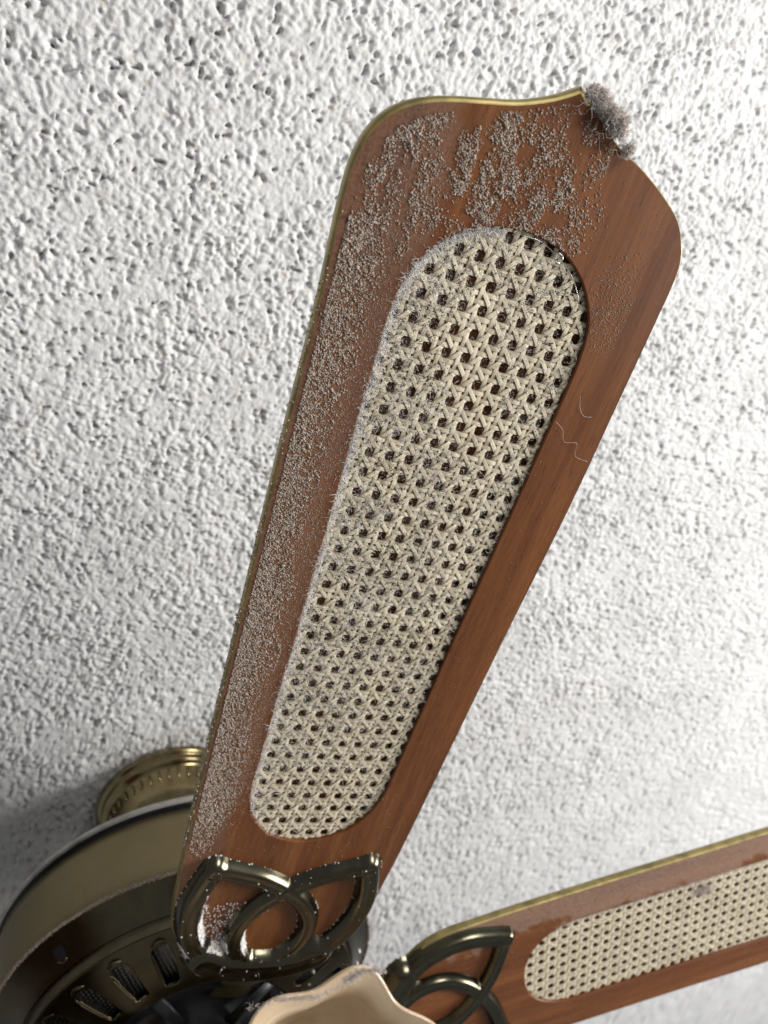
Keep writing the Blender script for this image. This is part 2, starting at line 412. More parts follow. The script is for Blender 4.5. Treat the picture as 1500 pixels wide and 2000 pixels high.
# ------------------------------------------------------------------ woven cane (individual strands)
PY = .936                 # pitch across the blade; along it is 1
OX, OY = .87 - .5, -.63 - .5 * PY   # a junction of the weave (holes are half a pitch away)
TH = .078                 # strand half spacing in height
ZC = .03
def strand(name, kind, off, parts_mesh_only=False):
    """returns list of meshes for one strand clipped to the opening. a = across, l = along"""
    # parametrise in weave coordinates (p across, q along); x = OX + q, y = OY + p*PY
    s = .172; hw = .110
    q0, q1 = -1.5, 37.5
    step = 1 / 12
    jit = random.uniform(-.012, .012)
    if kind in ('L', 'R'):          # along the blade, pair left/right of p=off
        sg = -1 if kind == 'L' else 1
        t = np.arange(q0, q1, step); p = np.full_like(t, off + sg * s + jit); q = t
        z = sg * .036 * np.sin(2 * PI * q) ; d = (0, 1)
    elif kind in ('D', 'U'):        # across the blade, pair below/above q=off
        sg = -1 if kind == 'D' else 1
        t = np.arange(-6, 7, step); p = t; q = np.full_like(t, off + sg * s + jit)
        z = -sg * .036 * np.sin(2 * PI * p); d = (1, 0)
    elif kind == 'A':               # diagonal going up to the right: q = p + off + .5
        t = np.arange(-6, 7, step); p = t; q = p + off + .5 + jit
        z = .056 * np.clip(1.5 * np.cos(2 * PI * p), -1, 1); d = (1, 1); hw = .102
    else:                           # diagonal going down to the right: q = -p + off + .5
        t = np.arange(-6, 7, step); p = t; q = -p + off + .5 + jit
        z = -.056 * np.clip(1.5 * np.cos(2 * PI * p), -1, 1); d = (1, -1); hw = .102
    p = p + .010 * np.sin(t * 1.7 + off * 2.1); q = q + .010 * np.sin(t * 1.3 + off)
    # "over" means nearer to the viewer below, i.e. smaller local z
    z = ZC - z
    x = OX + q; y = OY + p * PY
    ok = inside_open(x, y, .22)
    if ok.sum() < 4: return None
    i0 = np.argmax(ok); i1 = len(ok) - np.argmax(ok[::-1])
    x, y, z, t = x[i0:i1], y[i0:i1], z[i0:i1], t[i0:i1]
    dx, dy = np.gradient(x), np.gradient(y); l = np.hypot(dx, dy); nx, ny = -dy / l, dx / l
    cross = [(-1, .030), (-.96, -.004), (0, -.012), (.96, -.004), (1, .030)]
    tw = random.uniform(-.012, .012)
    V = []; UV = []
    for c, dz in cross:
        V.append(np.stack([x + nx * hw * c, y + ny * hw * c, z + dz + tw * c], -1))
        UV.append(np.stack([t + off * 13.7 + ord(kind) * 5.3, np.full_like(t, (c + 1) / 2)], -1))
    V = np.array(V); n = len(t); k = len(cross)
    idx = np.arange(k * n).reshape(k, n)
    F = np.stack([idx[:-1, :-1], idx[:-1, 1:], idx[1:, 1:], idx[1:, :-1]], -1).reshape(-1, 4)
    return V.reshape(-1, 3), F, np.array(UV).reshape(-1, 2)
def strand_mesh(name, data):
    V, F, UV = data
    me = bpy.data.meshes.new(name); me.from_pydata(V.tolist(), [], F.tolist()); me.update()
    me.polygons.foreach_set('use_smooth', [False] * len(me.polygons))
    uv = me.uv_layers.new(name='UVMap'); uv.data.foreach_set('uv', UV[F.ravel()].astype(np.float32).ravel())
    me.materials.append(M_cane); return me
STR = []      # (kind, mesh)
for i in range(-6, 7):
    for kd in ('L', 'R'):
        d = strand('cane_strand', kd, i)
        if d: STR.append((kd, d))
for q in range(-1, 37):
    for kd in ('D', 'U'):
        d = strand('cane_strand', kd, q)
        if d: STR.append((kd, d))
for q in range(-8, 44):
    for kd in ('A', 'B'):
        d = strand('cane_strand', kd, q)
        if d: STR.append((kd, d))
STRM = [(k, strand_mesh('cane_strand', d)) for k, d in STR]
def joined(datas):
    Vs, Fs, Us, n = [], [], [], 0
    for V, F, UV in datas: Vs.append(V); Fs.append(F + n); Us.append(UV); n += len(V)
    return np.vstack(Vs), np.vstack(Fs), np.vstack(Us)
DIAG = strand_mesh('cane_diagonals', joined([d for k, d in STR if k in 'AB']))
ALLC = strand_mesh('cane_weave', joined([d for k, d in STR]))

# ------------------------------------------------------------------ blade bracket (relief over the wood)
def seg_dist(X, Y, poly, closed=False):
    D = np.full(X.shape, 1e9)
    P = poly + ([poly[0]] if closed else [])
    for (ax, ay), (bx, by) in zip(P[:-1], P[1:]):
        vx, vy = bx - ax, by - ay; L = vx * vx + vy * vy + 1e-12
        t = np.clip(((X - ax) * vx + (Y - ay) * vy) / L, 0, 1)
        D = np.minimum(D, np.hypot(X - ax - t * vx, Y - ay - t * vy))
    return D
petal_outer = [(-10.9, -1.2), (-10.3, -2.9), (-9.3, -4.0), (-8.0, -4.85), (-6.4, -5.35), (-4.6, -5.45), (-3.0, -5.15), (-1.55, -4.75)]
petal_inner = [(-1.55, -4.75), (-1.95, -3.4), (-2.4, -2.1), (-3.0, -.95), (-3.75, .1), (-4.7, 1.15), (-5.9, 1.95), (-7.2, 2.3), (-8.6, 2.15), (-9.8, 1.5), (-10.6, .6)]
cm = lambda pts: [tuple(p) for p in catmull(pts, 6)]
TUBES = []
for s in (1, -1):
    TUBES.append((cm([(x, y * s + .05) for x, y in petal_outer]), .82, .66))
    TUBES.append((cm([(x, y * s + .05) for x, y in petal_inner]), .68, .60))
TUBES.append((cm([(-9.9, -3.6), (-10.7, -2.2), (-11.05, 0), (-10.7, 2.2), (-9.9, 3.6)]), 1.35, .80))
def bracket_h(X, Y):
    H = np.full(X.shape, -1.0)
    for poly, r, hh in TUBES:
        d = seg_dist(X, Y, poly) / r
        h = np.where(d < 1, hh * (np.power(np.sin(np.clip((1 - d) / .62, 0, 1) * PI / 2), .8) - .10 * np.clip(1 - d / .5, 0, 1)), -1.6 * (d - 1))
        k = .09; m = np.maximum(H, h); H = m + k * np.log(np.exp((H - m) / k) + np.exp((h - m) / k))
    return H
def bracket_mesh():
    gx = np.arange(-13, 0.2, .075); gy = np.arange(-7, 7.01, .075)
    X, Y = np.meshgrid(gx, gy, indexing='ij'); H = bracket_h(X, Y)
    Z = ZF - H
    keep = H > -.30
    nx, ny = X.shape; idx = np.arange(nx * ny).reshape(nx, ny)
    k = keep[:-1, :-1] & keep[1:, :-1] & keep[:-1, 1:] & keep[1:, 1:]
    F = np.stack([idx[:-1, :-1], idx[:-1, 1:], idx[1:, 1:], idx[1:, :-1]], -1)[k]
    used = np.unique(F); mp = np.zeros(nx * ny, int); mp[used] = np.arange(len(used))
    V = np.stack([X, Y, Z], -1).reshape(-1, 3)[used]; F = mp[F]
    me = bpy.data.meshes.new('blade_bracket'); me.from_pydata(V.tolist(), [], F.tolist()); me.update()
    me.polygons.foreach_set('use_smooth', [True] * len(me.polygons)); me.materials.append(M_bracket)
    return me
BRACKET = bracket_mesh()
def arm_mesh():
    # swept plate from the underside of the bracket base up to the rotor
    pts = [(-9.5, 0, .5), (-11.5, 0, .15), (-13, 0, .15), (-14.6, 0, .8), (-16, 0, 1.7), (-18, 0, 2.0)]
    wd = [3.4, 3.0, 1.9, 1.3, 1.2, 1.6]; V = []; F = []
    P = catmull(pts, 5); W = np.interp(np.arange(len(P)) / 5, range(len(wd)), wd); k = 8
    for p, w in zip(P, W):
        for j in range(k + 1):
            c = -1 + 2 * j / k; V.append((p[0], c * w, p[2] + .25 * c * c - .35))
    n = k + 1
    for i in range(len(P) - 1):
        for j in range(k): F.append((i * n + j, i * n + j + 1, (i + 1) * n + j + 1, (i + 1) * n + j))
    me = bpy.data.meshes.new('bracket_arm'); me.from_pydata(V, [], F); me.update()
    me.polygons.foreach_set('use_smooth', [True] * len(me.polygons)); me.materials.append(M_band); return me
ARM = arm_mesh()

# ------------------------------------------------------------------ blades
B1 = ((22.3983, 1.2538, -.3974), ((.99940, -.00259, .03455), (0, .99720, .07473), (-.03465, -.07468, .99660)))
B2 = ((6.3763, 23.6977, -1.1856), ((.26440, -.94352, -.19967), (.96378, .25100, .09017), (-.03496, -.21628, .97571)))
def mat_of(B):
    o, R = B
    return Matrix(((R[0][0], R[0][1], R[0][2], o[0]), (R[1][0], R[1][1], R[1][2], o[1]), (R[2][0], R[2][1], R[2][2], o[2]), (0, 0, 0, 1)))
mats = [mat_of(B1), mat_of(B2)]
rx = Matrix.Rotation(math.radians(-7), 4, 'X')
for k in (2, 3, 4):
    mats.append(Matrix.Rotation(math.radians({2: 146, 3: 216, 4: 284}[k]), 4, 'Z') @ Matrix.Translation((22.4, .9, -.6)) @ Matrix.Rotation(math.radians(-9), 4, 'X'))
def link(name, me, parent, mat=None):
    o = bpy.data.objects.new(name, me); C.objects.link(o); o.parent = parent
    if mat: o.material_slots[0].link = 'OBJECT'; o.material_slots[0].material = mat
    return o
blade_objs = []
for bi, mt in enumerate(mats):
    b = link('blade', BOARD, fan, M_wood1 if bi == 0 else M_wood2); b.matrix_local = mt; blade_objs.append(b)
    if bi == 0: b['label'] = 'brown wood blade nearest the camera, crusted with grey dust along its left edge'
    if bi == 1: b['label'] = 'cleaner wood blade at the lower right with patches of thin dust'
    link('gold_edge', BAND, b)
    if bi == 0:
        for kd, me in STRM: link('cane_strand', me, b)
    elif bi == 1:
        for kd, me in STRM:
            if kd in 'LRDU': link('cane_strand', me, b)
        link('cane_diagonals', DIAG, b)['kind'] = 'stuff'
    else: link('cane_weave', ALLC, b)['kind'] = 'stuff'
    br = link('blade_bracket', BRACKET, fan); br.matrix_local = mt
    link('bracket_arm', ARM, br)
MB1 = fan.matrix_world @ mats[0]

# ------------------------------------------------------------------ motor housing
motor = lathe('motor_housing', [(6.0, 12.6), (10, 12.3), (13.2, 11.7), (14.0, 11.35)], 96, M_plate, fan)
lathe('rim_lip', [(13.9, 11.36), (14.32, 11.3), (14.42, 11.1), (14.36, 10.88), (14.2, 10.84)], 128, M_lip, motor)
lathe('groove', [(14.2, 10.85), (13.8, 10.8), (13.78, 10.58), (14.0, 10.52)], 128, M_black, motor)
lathe('brushed_band', [(13.9, 10.53), (14.06, 10.42), (14.12, 9.6), (14.12, 7.5), (14.08, 6.2), (14.0, 5.45), (13.9, 5.32)], 160, M_band, motor)
lathe('lower_plate', [(13.9, 5.33), (13.3, 4.95), (12.6, 4.3), (12.15, 3.80), (12.05, 3.72), (11.98, 3.84), (11.9, 3.80), (11.84, 3.66), (11.8, 3.42), (11.76, 3.1)], 128, M_plate, motor)
# slotted ring: polar grid with the slots left open, then given thickness
def slotted_ring():
    r = np.linspace(6.9, 11.8, 50); na = 24 * 36; V = []; F = []
    zf = lambda rr: 1.95 + 1.15 * ((rr - 6.9) / 4.9)**1.6
    hole = np.zeros((len(r) - 1, na), bool)
    for i in range(len(r) - 1):
        rc = (r[i] + r[i + 1]) / 2
        for j in range(na):
            a = ((j + .5) / 36) % 1 * 15 - 7.5; lat = rc * math.radians(a)
            w = .52 + .13 * (rc - 7.6) / 3
            u = rc - 7.7; v = 10.95 - rc
            if u < w * .6: w2 = w * math.sqrt(max(0, 1 - ((w * .6 - u) / (w * .6))**2)) if u > 0 else 0
            elif v < w * .6: w2 = w * math.sqrt(max(0, 1 - ((w * .6 - v) / (w * .6))**2)) if v > 0 else 0
            else: w2 = w
            hole[i, j] = abs(lat) < w2
    a0 = math.radians(-39 - 7.5)
    for rr in r:
        for j in range(na):
            a = a0 + 2 * PI * j / na
            V.append((rr * math.cos(a), rr * math.sin(a), zf(rr)))
    for i in range(len(r) - 1):
        for j in range(na):
            if not hole[i, j]:
                j2 = (j + 1) % na; F.append((i * na + j, i * na + j2, (i + 1) * na + j2, (i + 1) * na + j))
    o = mesh_obj('vent_ring', V, F, M_plate, motor, True)
    sm = o.modifiers.new('smooth', 'SMOOTH'); sm.iterations = 3; sm.factor = .5
    sd = o.modifiers.new('thickness', 'SOLIDIFY'); sd.thickness = .22; sd.offset = 1
    return o
slotted_ring()
# raised curls at the outer end of each slot and bright rounded lower rims
for k in range(24):
    a = math.radians(-39 + 15 * k)
    pts = []
    for t in np.linspace(-.055, .055, 7):
        rr = 11.30 + .16 * math.cos(t / .055 * PI); pts.append((rr * math.cos(a + t), rr * math.sin(a + t), 2.72 - .1 * math.cos(t * 28)))
    tube_mesh('vent_curl', pts, [.05, .1, .13, .12, .13, .1, .05], M_plate, motor, 8)
    # polished rim on the side of the slot
    rim = []
    for rr in np.linspace(7.75, 10.6, 7): 
        w = .53 + .13 * (rr - 7.6) / 3; rim.append((rr * math.cos(a - w / rr), rr * math.sin(a - w / rr), 1.90 + 1.15 * ((rr - 6.9) / 4.9)**1.6))
    rim = [(7.72 * math.cos(a + .02), 7.72 * math.sin(a + .02), 1.97), (7.66 * math.cos(a - .035), 7.66 * math.sin(a - .035), 1.95)] + rim
    tube_mesh('slot_rim', rim, [.03] + [.075] * 3 + [.05] * (len(rim) - 5) + [.02], M_band, motor, 8)
# woven screen behind the slots: a disc with rows of small domes
lathe('screen_plate', [(6.6, 2.55), (11.5, 3.30)], 96, M_screen, motor)
dv = []; df = []
_g = [(-.5, -.5), (.5, -.5), (.5, .5), (-.5, .5)]
n = 0
for r_ in np.arange(7.4, 11.3, .30):
    cnt = int(2 * PI * r_ / .30)
    for k in range(cnt):
        a = 2 * PI * (k + .5 * (int(round(r_ / .30)) % 2)) / cnt
        if not (-100 < math.degrees(a if a < PI else a - 2 * PI) < 80): continue
        cx, cy = r_ * math.cos(a), r_ * math.sin(a); s = .135
        zz = 2.55 + .75 * (r_ - 6.6) / 4.9; base = [(cx - s, cy, zz), (cx, cy - s, zz), (cx + s, cy, zz), (cx, cy + s, zz), (cx, cy, zz - .16)]
        dv += base; df += [(n, n + 1, n + 4), (n + 1, n + 2, n + 4), (n + 2, n + 3, n + 4), (n + 3, n, n + 4)]; n += 5
so = mesh_obj('screen_weave', dv, df, M_screen, motor, True); so['kind'] = 'stuff'
# keyhole in the lower plate
def keyhole(ang):
    a = math.radians(ang)
    for nm, mt, dz, sc in (('keyhole', M_black, -.03, 1.0),):
        V = []; F = []; seg = 18
        c = Vector((12.85 * math.cos(a), 12.85 * math.sin(a), 4.50))
        er = Vector((math.cos(a), math.sin(a), 0)); slope = Vector((er.x * .72, er.y * .72, .69)); et = Vector((-math.sin(a), math.cos(a), 0))
        nn = slope.cross(et).normalized()
        if nn.z > 0: nn = -nn
        pts = [(-.42, .55), (.42, .50), (.46, -.1), (.3, -.42), (.05, -.6), (-.2, -.52), (-.4, -.25)]
        for x, y in pts: V.append(c + et * x + slope * y + nn * .02)
        o = mesh_obj('keyhole', V, [tuple(range(len(pts)))], M_black, motor)
        tube_mesh('keyhole_rim', [V[6] + nn * .03, V[5] + nn * .04, V[4] + nn * .04, V[3] + nn * .03], .045, M_canopy, motor, 8)
keyhole(-53)
# black rotor, fly-wheel, cap and hook in the middle
lathe('rotor', [(6.95, 1.95), (6.9, 2.3), (6.7, 2.1), (6.0, 1.8), (5.6, 2.4), (3.0, 2.4), (2.8, 1.2), (0.01, 1.1)], 96, M_black, motor)
lathe('rotor_hub', [(2.2, 1.2), (2.2, -2.0), (2.9, -2.4), (3.4, -3.4), (3.4, -6.5), (2.8, -7.6), (.01, -7.9)], 64, M_band, fan)
for k in range(5):
    a = math.radians(36 + 72 * k)
    tube_mesh('rotor_spoke', [(2.6 * math.cos(a), 2.6 * math.sin(a), 1.5), (6.7 * math.cos(a), 6.7 * math.sin(a), 1.9)], .55, M_black, motor, 8, .4)

# ------------------------------------------------------------------ ceiling canopy and rod
can = lathe('canopy', [(7.0, 23.95), (7.08, 23.75), (7.0, 23.45), (6.72, 23.35), (6.62, 23.15), (6.72, 22.95), (6.66, 22.72), (6.3, 22.6), (6.1, 22.3), (6.02, 21.6), (5.9, 20.9),
                       (5.6, 19.9), (5.0, 18.9), (4.1, 18.0), (3.2, 17.5), (1.6, 17.3), (1.4, 17.0)], 128, M_canopy, fan)
for k in range(44):
    a = 2 * PI * k / 44; er = (math.cos(a), math.sin(a)); 
    tube_mesh('canopy_bead', [(6.12 * er[0], 6.12 * er[1], 22.25), (6.13 * er[0], 6.13 * er[1], 22.05), (6.1 * er[0], 6.1 * er[1], 21.5), (6.02 * er[0], 6.02 * er[1], 21.2)], [.05, .14, .14, .05], M_canopy, can, 8)
lathe('downrod', [(1.3, 17.6), (1.3, 12.0)], 32, M_canopy, fan)

# ------------------------------------------------------------------ lamp shade (ruffled glass)
def to_world(u, v, depth):
    d = Vector(fwd) + Vector(right) * ((u - 750) / 1387) + Vector(down) * ((v - 1000) / 1387)
    return cam_pos / U + d * depth
def lamp_shade():
    cpos = to_world(658, 2196, 43.5)
    # the bowl opens outwards and down, away from the light kit at the hub
    ax = Vector((.72, -.02, -.62)).normalized()
    t1 = Vector((right)).normalized(); t1 = (t1 - ax * t1.dot(ax)).normalized(); t2 = ax.cross(t1)
    if t2.dot(Vector(down)) > 0: t2 = -t2
    prof = [(1.5, -8.6), (2.4, -8.1), (3.6, -7.0), (4.6, -5.4), (5.2, -3.8), (5.5, -2.5), (5.75, -1.5), (6.1, -.8), (6.6, -.30), (6.9, -.08), (7.1, .12)]
    seg = 120; V = []; F = []
    for r, z in prof:
        amt = max(0, (z + 5) / 5) ** 1.3
        for k in range(seg):
            a = 2 * PI * k / seg
            rf = math.cos(7 * (a - math.radians(79)))
            rr = r * (1.10 + .080 * amt * rf); zz = z + .28 * amt * rf
            V.append(cpos + t1 * rr * math.cos(a) + t2 * rr * math.sin(a) + ax * zz)
    for i in range(len(prof) - 1):
        for k in range(seg):
            k2 = (k + 1) % seg; F.append((i * seg + k, i * seg + k2, (i + 1) * seg + k2, (i + 1) * seg + k))
    o = mesh_obj('lamp_shade', V, F, M_glass, fan, True)
    sd = o.modifiers.new('thickness', 'SOLIDIFY'); sd.thickness = .30; sd.offset = 0; 
    bv = o.modifiers.new('round', 'BEVEL'); bv.width = .12; bv.segments = 3; bv.limit_method = 'ANGLE'; bv.angle_limit = math.radians(50)
    ss = o.modifiers.new('sub', 'SUBSURF'); ss.levels = 1; ss.render_levels = 1
    base = cpos + ax * -8.4
    tube_mesh('shade_holder', [base + ax * .6, base, base - ax * 1.2, Vector((2.5, .5, -5.0))], [1.7, 1.9, 1.0, .7], M_band, fan, 24)
    b = lathe('light_bulb', [(.01, 2.6), (1.0, 2.2), (1.45, 1.2), (1.2, 0), (.8, -1.0), (.8, -2)], 24, plain('bulb_glass', (.7, .68, .62), .3), fan)
    b.matrix_local = Matrix.Translation(cpos - ax * 5.2) @ Vector((0, 0, 1)).rotation_difference(ax).to_matrix().to_4x4()
    for k, az in enumerate((90, 180)):
        c = o.copy(); C.objects.link(c); c.matrix_local = Matrix.Rotation(math.radians(az), 4, 'Z') @ o.matrix_local
    return o
shade = lamp_shade()

# things in the dark under the motor
p0 = to_world(582, 1962, 54)
cap = lathe('switch_cap', [(.01, -.55), (1.0, -.5), (1.55, -.25), (1.75, .1), (1.75, 1.6)], 40, M_plastic, fan)
cap.location = p0
hk = [to_world(u, v, 55) for u, v in ((417, 1935), (419, 1950), (424, 1965), (432, 1974), (439, 1970), (444, 1955))]
tube_mesh('wire_hook', hk, .10, M_lip, fan, 8)
sc = lathe('screw_head', [(.01, -.14), (.30, -.1), (.42, .0), (.42, .2)], 20, M_band, fan); sc.location = to_world(365, 1988, 55.5)
for (a_, b_, r_) in (((330, 1995), (420, 1962), .09), ((470, 1940), (452, 1995), .12)):
    tube_mesh('rotor_wire', [to_world(*a_, 56), to_world((a_[0] + b_[0]) / 2, (a_[1] + b_[1]) / 2 - 3, 56), to_world(*b_, 56)], r_, M_plastic, fan, 6)
tube_mesh('lit_edge_rod', [to_world(600, 1962, 50), to_world(650, 1936, 50), to_world(682, 1914, 50)], .12, M_steel, fan, 10)  # bright rod standing in for the lit edge of a fitter plate
for u, v, d in ((612, 1898, 53), (585, 1901, 53), (603, 1921, 53), (697, 1882, 52.4), (701, 1858, 52.2)):
    r_ = lathe('rivet', [(.01, -.16), (.1, -.13), (.15, 0), (.15, .1)], 12, M_lip, motor); r_.location = to_world(u, v, d)

# ------------------------------------------------------------------ dust
ICO = None
def ico_base():
    bm = bmesh.new(); bmesh.ops.create_icosphere(bm, subdivisions=1, radius=1)
    V = np.array([v.co[:] for v in bm.verts]); F = np.array([[v.index for v in f.verts] for f in bm.faces]); bm.free(); return V, F
IV, IF = ico_base()
def grains(name, P, R, mat, rough=.35):
    P = np.asarray(P); n = len(P); R = np.asarray(R)
    sc = R[:, None, None] * (1 + rough * (rng.random((n, len(IV), 1)) - .5) * 2)
    V = P[:, None, :] + IV[None] * sc * (.7 + .6 * rng.random((n, 1, 3)))
    F = IF[None] + (np.arange(n) * len(IV))[:, None, None]
    return fast_mesh(name, V.reshape(-1, 3), F.reshape(-1, 3), mat, None, True)
def fibres(name, P0, L, rad, mat, curl=1.0, nseg=5, spread=(1, 1, 1), dirs=None, dirw=0.0):
    """curly hairs starting at P0 (n,3); lengths L"""
    P0 = np.asarray(P0, float); n = len(P0); d = rng.normal(size=(n, 3)) * spread
    d /= np.linalg.norm(d, axis=1, keepdims=True) + 1e-9
    if dirs is not None: d = d * (1 - dirw) + dirs * dirw; d /= np.linalg.norm(d, axis=1, keepdims=True) + 1e-9
    pts = [P0]; step = (np.asarray(L) / nseg)[:, None]
    for i in range(nseg):
        d = d + rng.normal(size=(n, 3)) * .55 * curl * spread; d /= np.linalg.norm(d, axis=1, keepdims=True) + 1e-9
        pts.append(pts[-1] + d * step)
    pts = np.stack(pts, 1)                                    # n, nseg+1, 3
    T = np.gradient(pts, axis=1); T /= np.linalg.norm(T, axis=2, keepdims=True) + 1e-9
    ref = np.where(np.abs(T[..., 2:3]) < .8, np.array([0, 0, 1.0]), np.array([1.0, 0, 0]))
    A = np.cross(T, ref); A /= np.linalg.norm(A, axis=2, keepdims=True) + 1e-9; B = np.cross(A, T)
    r = np.broadcast_to(np.asarray(rad).reshape(-1, 1, 1), (n, 1, 1)) * np.linspace(1, .55, nseg + 1)[None, :, None]
    ring = [pts + (A * math.cos(k * 2 * PI / 3) + B * math.sin(k * 2 * PI / 3)) * r for k in range(3)]
    V = np.stack(ring, 2)                                      # n, s, 3(sides), 3
    s = nseg + 1; idx = np.arange(n * s * 3).reshape(n, s, 3)
    F = np.stack([idx[:, :-1], np.roll(idx, -1, 2)[:, :-1], np.roll(idx, -1, 2)[:, 1:], idx[:, 1:]], -1).reshape(-1, 4)
    return fast_mesh(name, V.reshape(-1, 3), F, mat, None, True)
def place(o): o.matrix_world = Matrix.Scale(U, 4) @ mats[0]; return o

# density of crusted grains on the near blade
def half_outer(x):
    hx = [p[0] for p in half_out]; hy = [p[1] for p in half_out]
    return np.interp(x, hx, hy, left=-1, right=-1)
def crust(n_try, size):
    x = rng.uniform(-4, 39.8, n_try); y = rng.uniform(-7.4, 7.2, n_try)
    w = half_outer(x) - .22
    ok = (np.abs(y) < w) & ~inside_open(x, y, .12)
    st = vnoise(x * .22, y * 1.5, 21) + .6 * vnoise(x * .7, y * 3.2, 22)        # streaks along the grain
    cl = vnoise(x * .9, y * 1.1, 23)
    e = (y + w)                                                                # distance from left edge
    side = (x < 34)
    left = np.where(side & (y < 0), np.clip(1.15 - e / (1.55 + .55 * vnoise(x * .3, y * .1, 24)), 0, 1), 0) * np.clip((x + 1.0) / 3.5, 0, 1) * np.clip(.85 + .5 * st, .1, 1.2)
    fine_zone = np.where(side & (y < 0), np.clip(1.0 - e / 2.75, 0, 1) * np.clip((x - .5) / 4, 0, 1), 0) * 1.0
    tx, ty = (x - 37.2) / 2.9, (y + 2.6 + .5 * (x - 37)) / 3.1
    tip = np.clip(1.3 - np.hypot(tx, ty), 0, 1) * 1.1 * np.clip(.42 + 1.2 * cl + .6 * st, 0, 1.3)
    tx, ty = (x - 36.1) / 1.9, (y - .6) / 2.1
    tip2 = np.clip(1.2 - np.hypot(tx, ty), 0, 1) * np.clip(.55 + .8 * cl, 0, 1.2)
    lt = np.where((x > 33) & (y < -4.6), np.clip(.35 + 1.3 * st, 0, 1), 0) * .7
    tl = np.where((x > 34) & (y < 2.2), np.clip(.13 + .35 * cl, 0, 1), 0)
    tr = np.where((x > 31.5) & (y > 3.4) & (y < 5.9), np.clip(.35 - np.hypot(x - 33.3, (y - 4.9) * 1.3) * .13, 0, 1), 0) * .8
    if size == 'big': dens = np.maximum.reduce([left * .55, tip * .8, tip2 * .55, lt * .8]) * np.clip(.5 + 1.3 * cl, 0, 1)
    elif size == 'mid': dens = np.maximum.reduce([left, tip, tip2, lt, tl])
    else: dens = np.maximum.reduce([left * .8, fine_zone, tip * .7, tip2 * .9, tl * 1.4, tr * 1.6, lt * .7]) + .003
    if size != 'big': dens = dens * np.clip(.68 + 1.25 * vnoise(x * 3.7, y * 4.1, 27), .22 if size == 'mid' else .5, 1.6) * (1.5 if size == 'mid' else 1.2)
    ok &= rng.random(n_try) < dens
    return x[ok], y[ok]
PP = []; RR = []
for nt_, size, r0, r1 in ((7000, 'big', .034, .075), (230000, 'mid', .018, .042), (260000, 'fine', .012, .022)):
    x, y = crust(nt_, size); r = rng.uniform(r0, r1, len(x)) * (1 if size != 'mid' else 1)
    PP.append(np.stack([x, y, ZF - r * .45], -1)); RR.append(r)
    if size == 'big':          # crumbs pile up in little heaps
        for rep in range(3):
            dx = rng.normal(size=(len(x), 2)) * .075
            PP.append(np.stack([x + dx[:, 0], y + dx[:, 1], ZF - r * rng.uniform(.2, 1.3, len(x))], -1)); RR.append(r * rng.uniform(.45, .8, len(x)))
P = np.vstack(PP); R = np.concatenate(RR)
# strays on the gold edge
k = 1500; ex = rng.uniform(0, 34, k); P = np.vstack([P, np.stack([ex, -half_outer(ex) - .05 + rng.normal(size=k) * .04, rng.uniform(ZF, .3, k)], -1)]); R = np.concatenate([R, rng.uniform(.015, .05, k)])
g = place(grains('dust_grains', P, R, M_dust))
tag(g, 'crust of pale grey dust grains along the left edge and tip of the near blade', 'dust', kind='stuff')

# bracket dust: white drifts on the left inner walls of the openings and thin lines where metal meets wood
def bracket_dust():
    n = 150000; x = rng.uniform(-12.5, -.4, n); y = rng.uniform(-6.4, 6.4, n); H = bracket_h(x, y)
    joint = (np.abs(H) < .07) & (x > -10) & (np.abs(y) < half_outer(x) - .15) & (rng.random(n) < .09 * np.clip(.6 + 1.2 * vnoise(x * .8, y * .8, 31), 0, 1))
    def drift(cx, cy, rx_, ry_, rot):
        c, s = math.cos(rot), math.sin(rot); u = (x - cx) * c + (y - cy) * s; v = -(x - cx) * s + (y - cy) * c
        return np.clip(1.25 - np.hypot(u / rx_, v / ry_), 0, 1)
    d1 = drift(-6.9, -4.25, 3.0, .62, .36); d2 = drift(-7.7, -1.15, 1.7, .50, .25)
    d3 = drift(-8.9, -3.1, 1.0, .5, 1.0) * .9
    dd = np.maximum.reduce([d1, d2, d3]); inn = (H > -.05) & (H < .52)
    keep = joint | (inn & (rng.random(n) < dd * 1.5)) | ((H > 0) & (rng.random(n) < .0005)) | ((H < .02) & (np.abs(y) < half_outer(x) - .3) & (y < -1.5) & (x < -5) & (x > -9) & (rng.random(n) < .03))
    x, y, H = x[keep], y[keep], H[keep]; r = rng.uniform(.014, .050, len(x))
    z = np.where(H > 0, ZF - H, ZF) - r * .4
    ok = H > -.2 if False else np.ones(len(x), bool)
    return np.stack([x, y, z], -1)[ok], r[ok], (x, y, H)
P, R, _ = bracket_dust()
g = place(grains('bracket_dust', P, R, M_fluff))
tag(g, 'white dust drifted in the openings of the near blade bracket', 'dust', kind='stuff')
nb = len(P) // 3; sel = rng.choice(len(P), nb, replace=False)
sel = [i for i in sel if P[i, 1] < .5]
f1 = place(fibres('bracket_lint', P[sel], rng.uniform(.1, .35, len(sel)), .008, M_fluff, 1.2, 4))
tag(f1, 'short white lint standing on the brass of the near blade bracket', 'lint', kind='stuff')

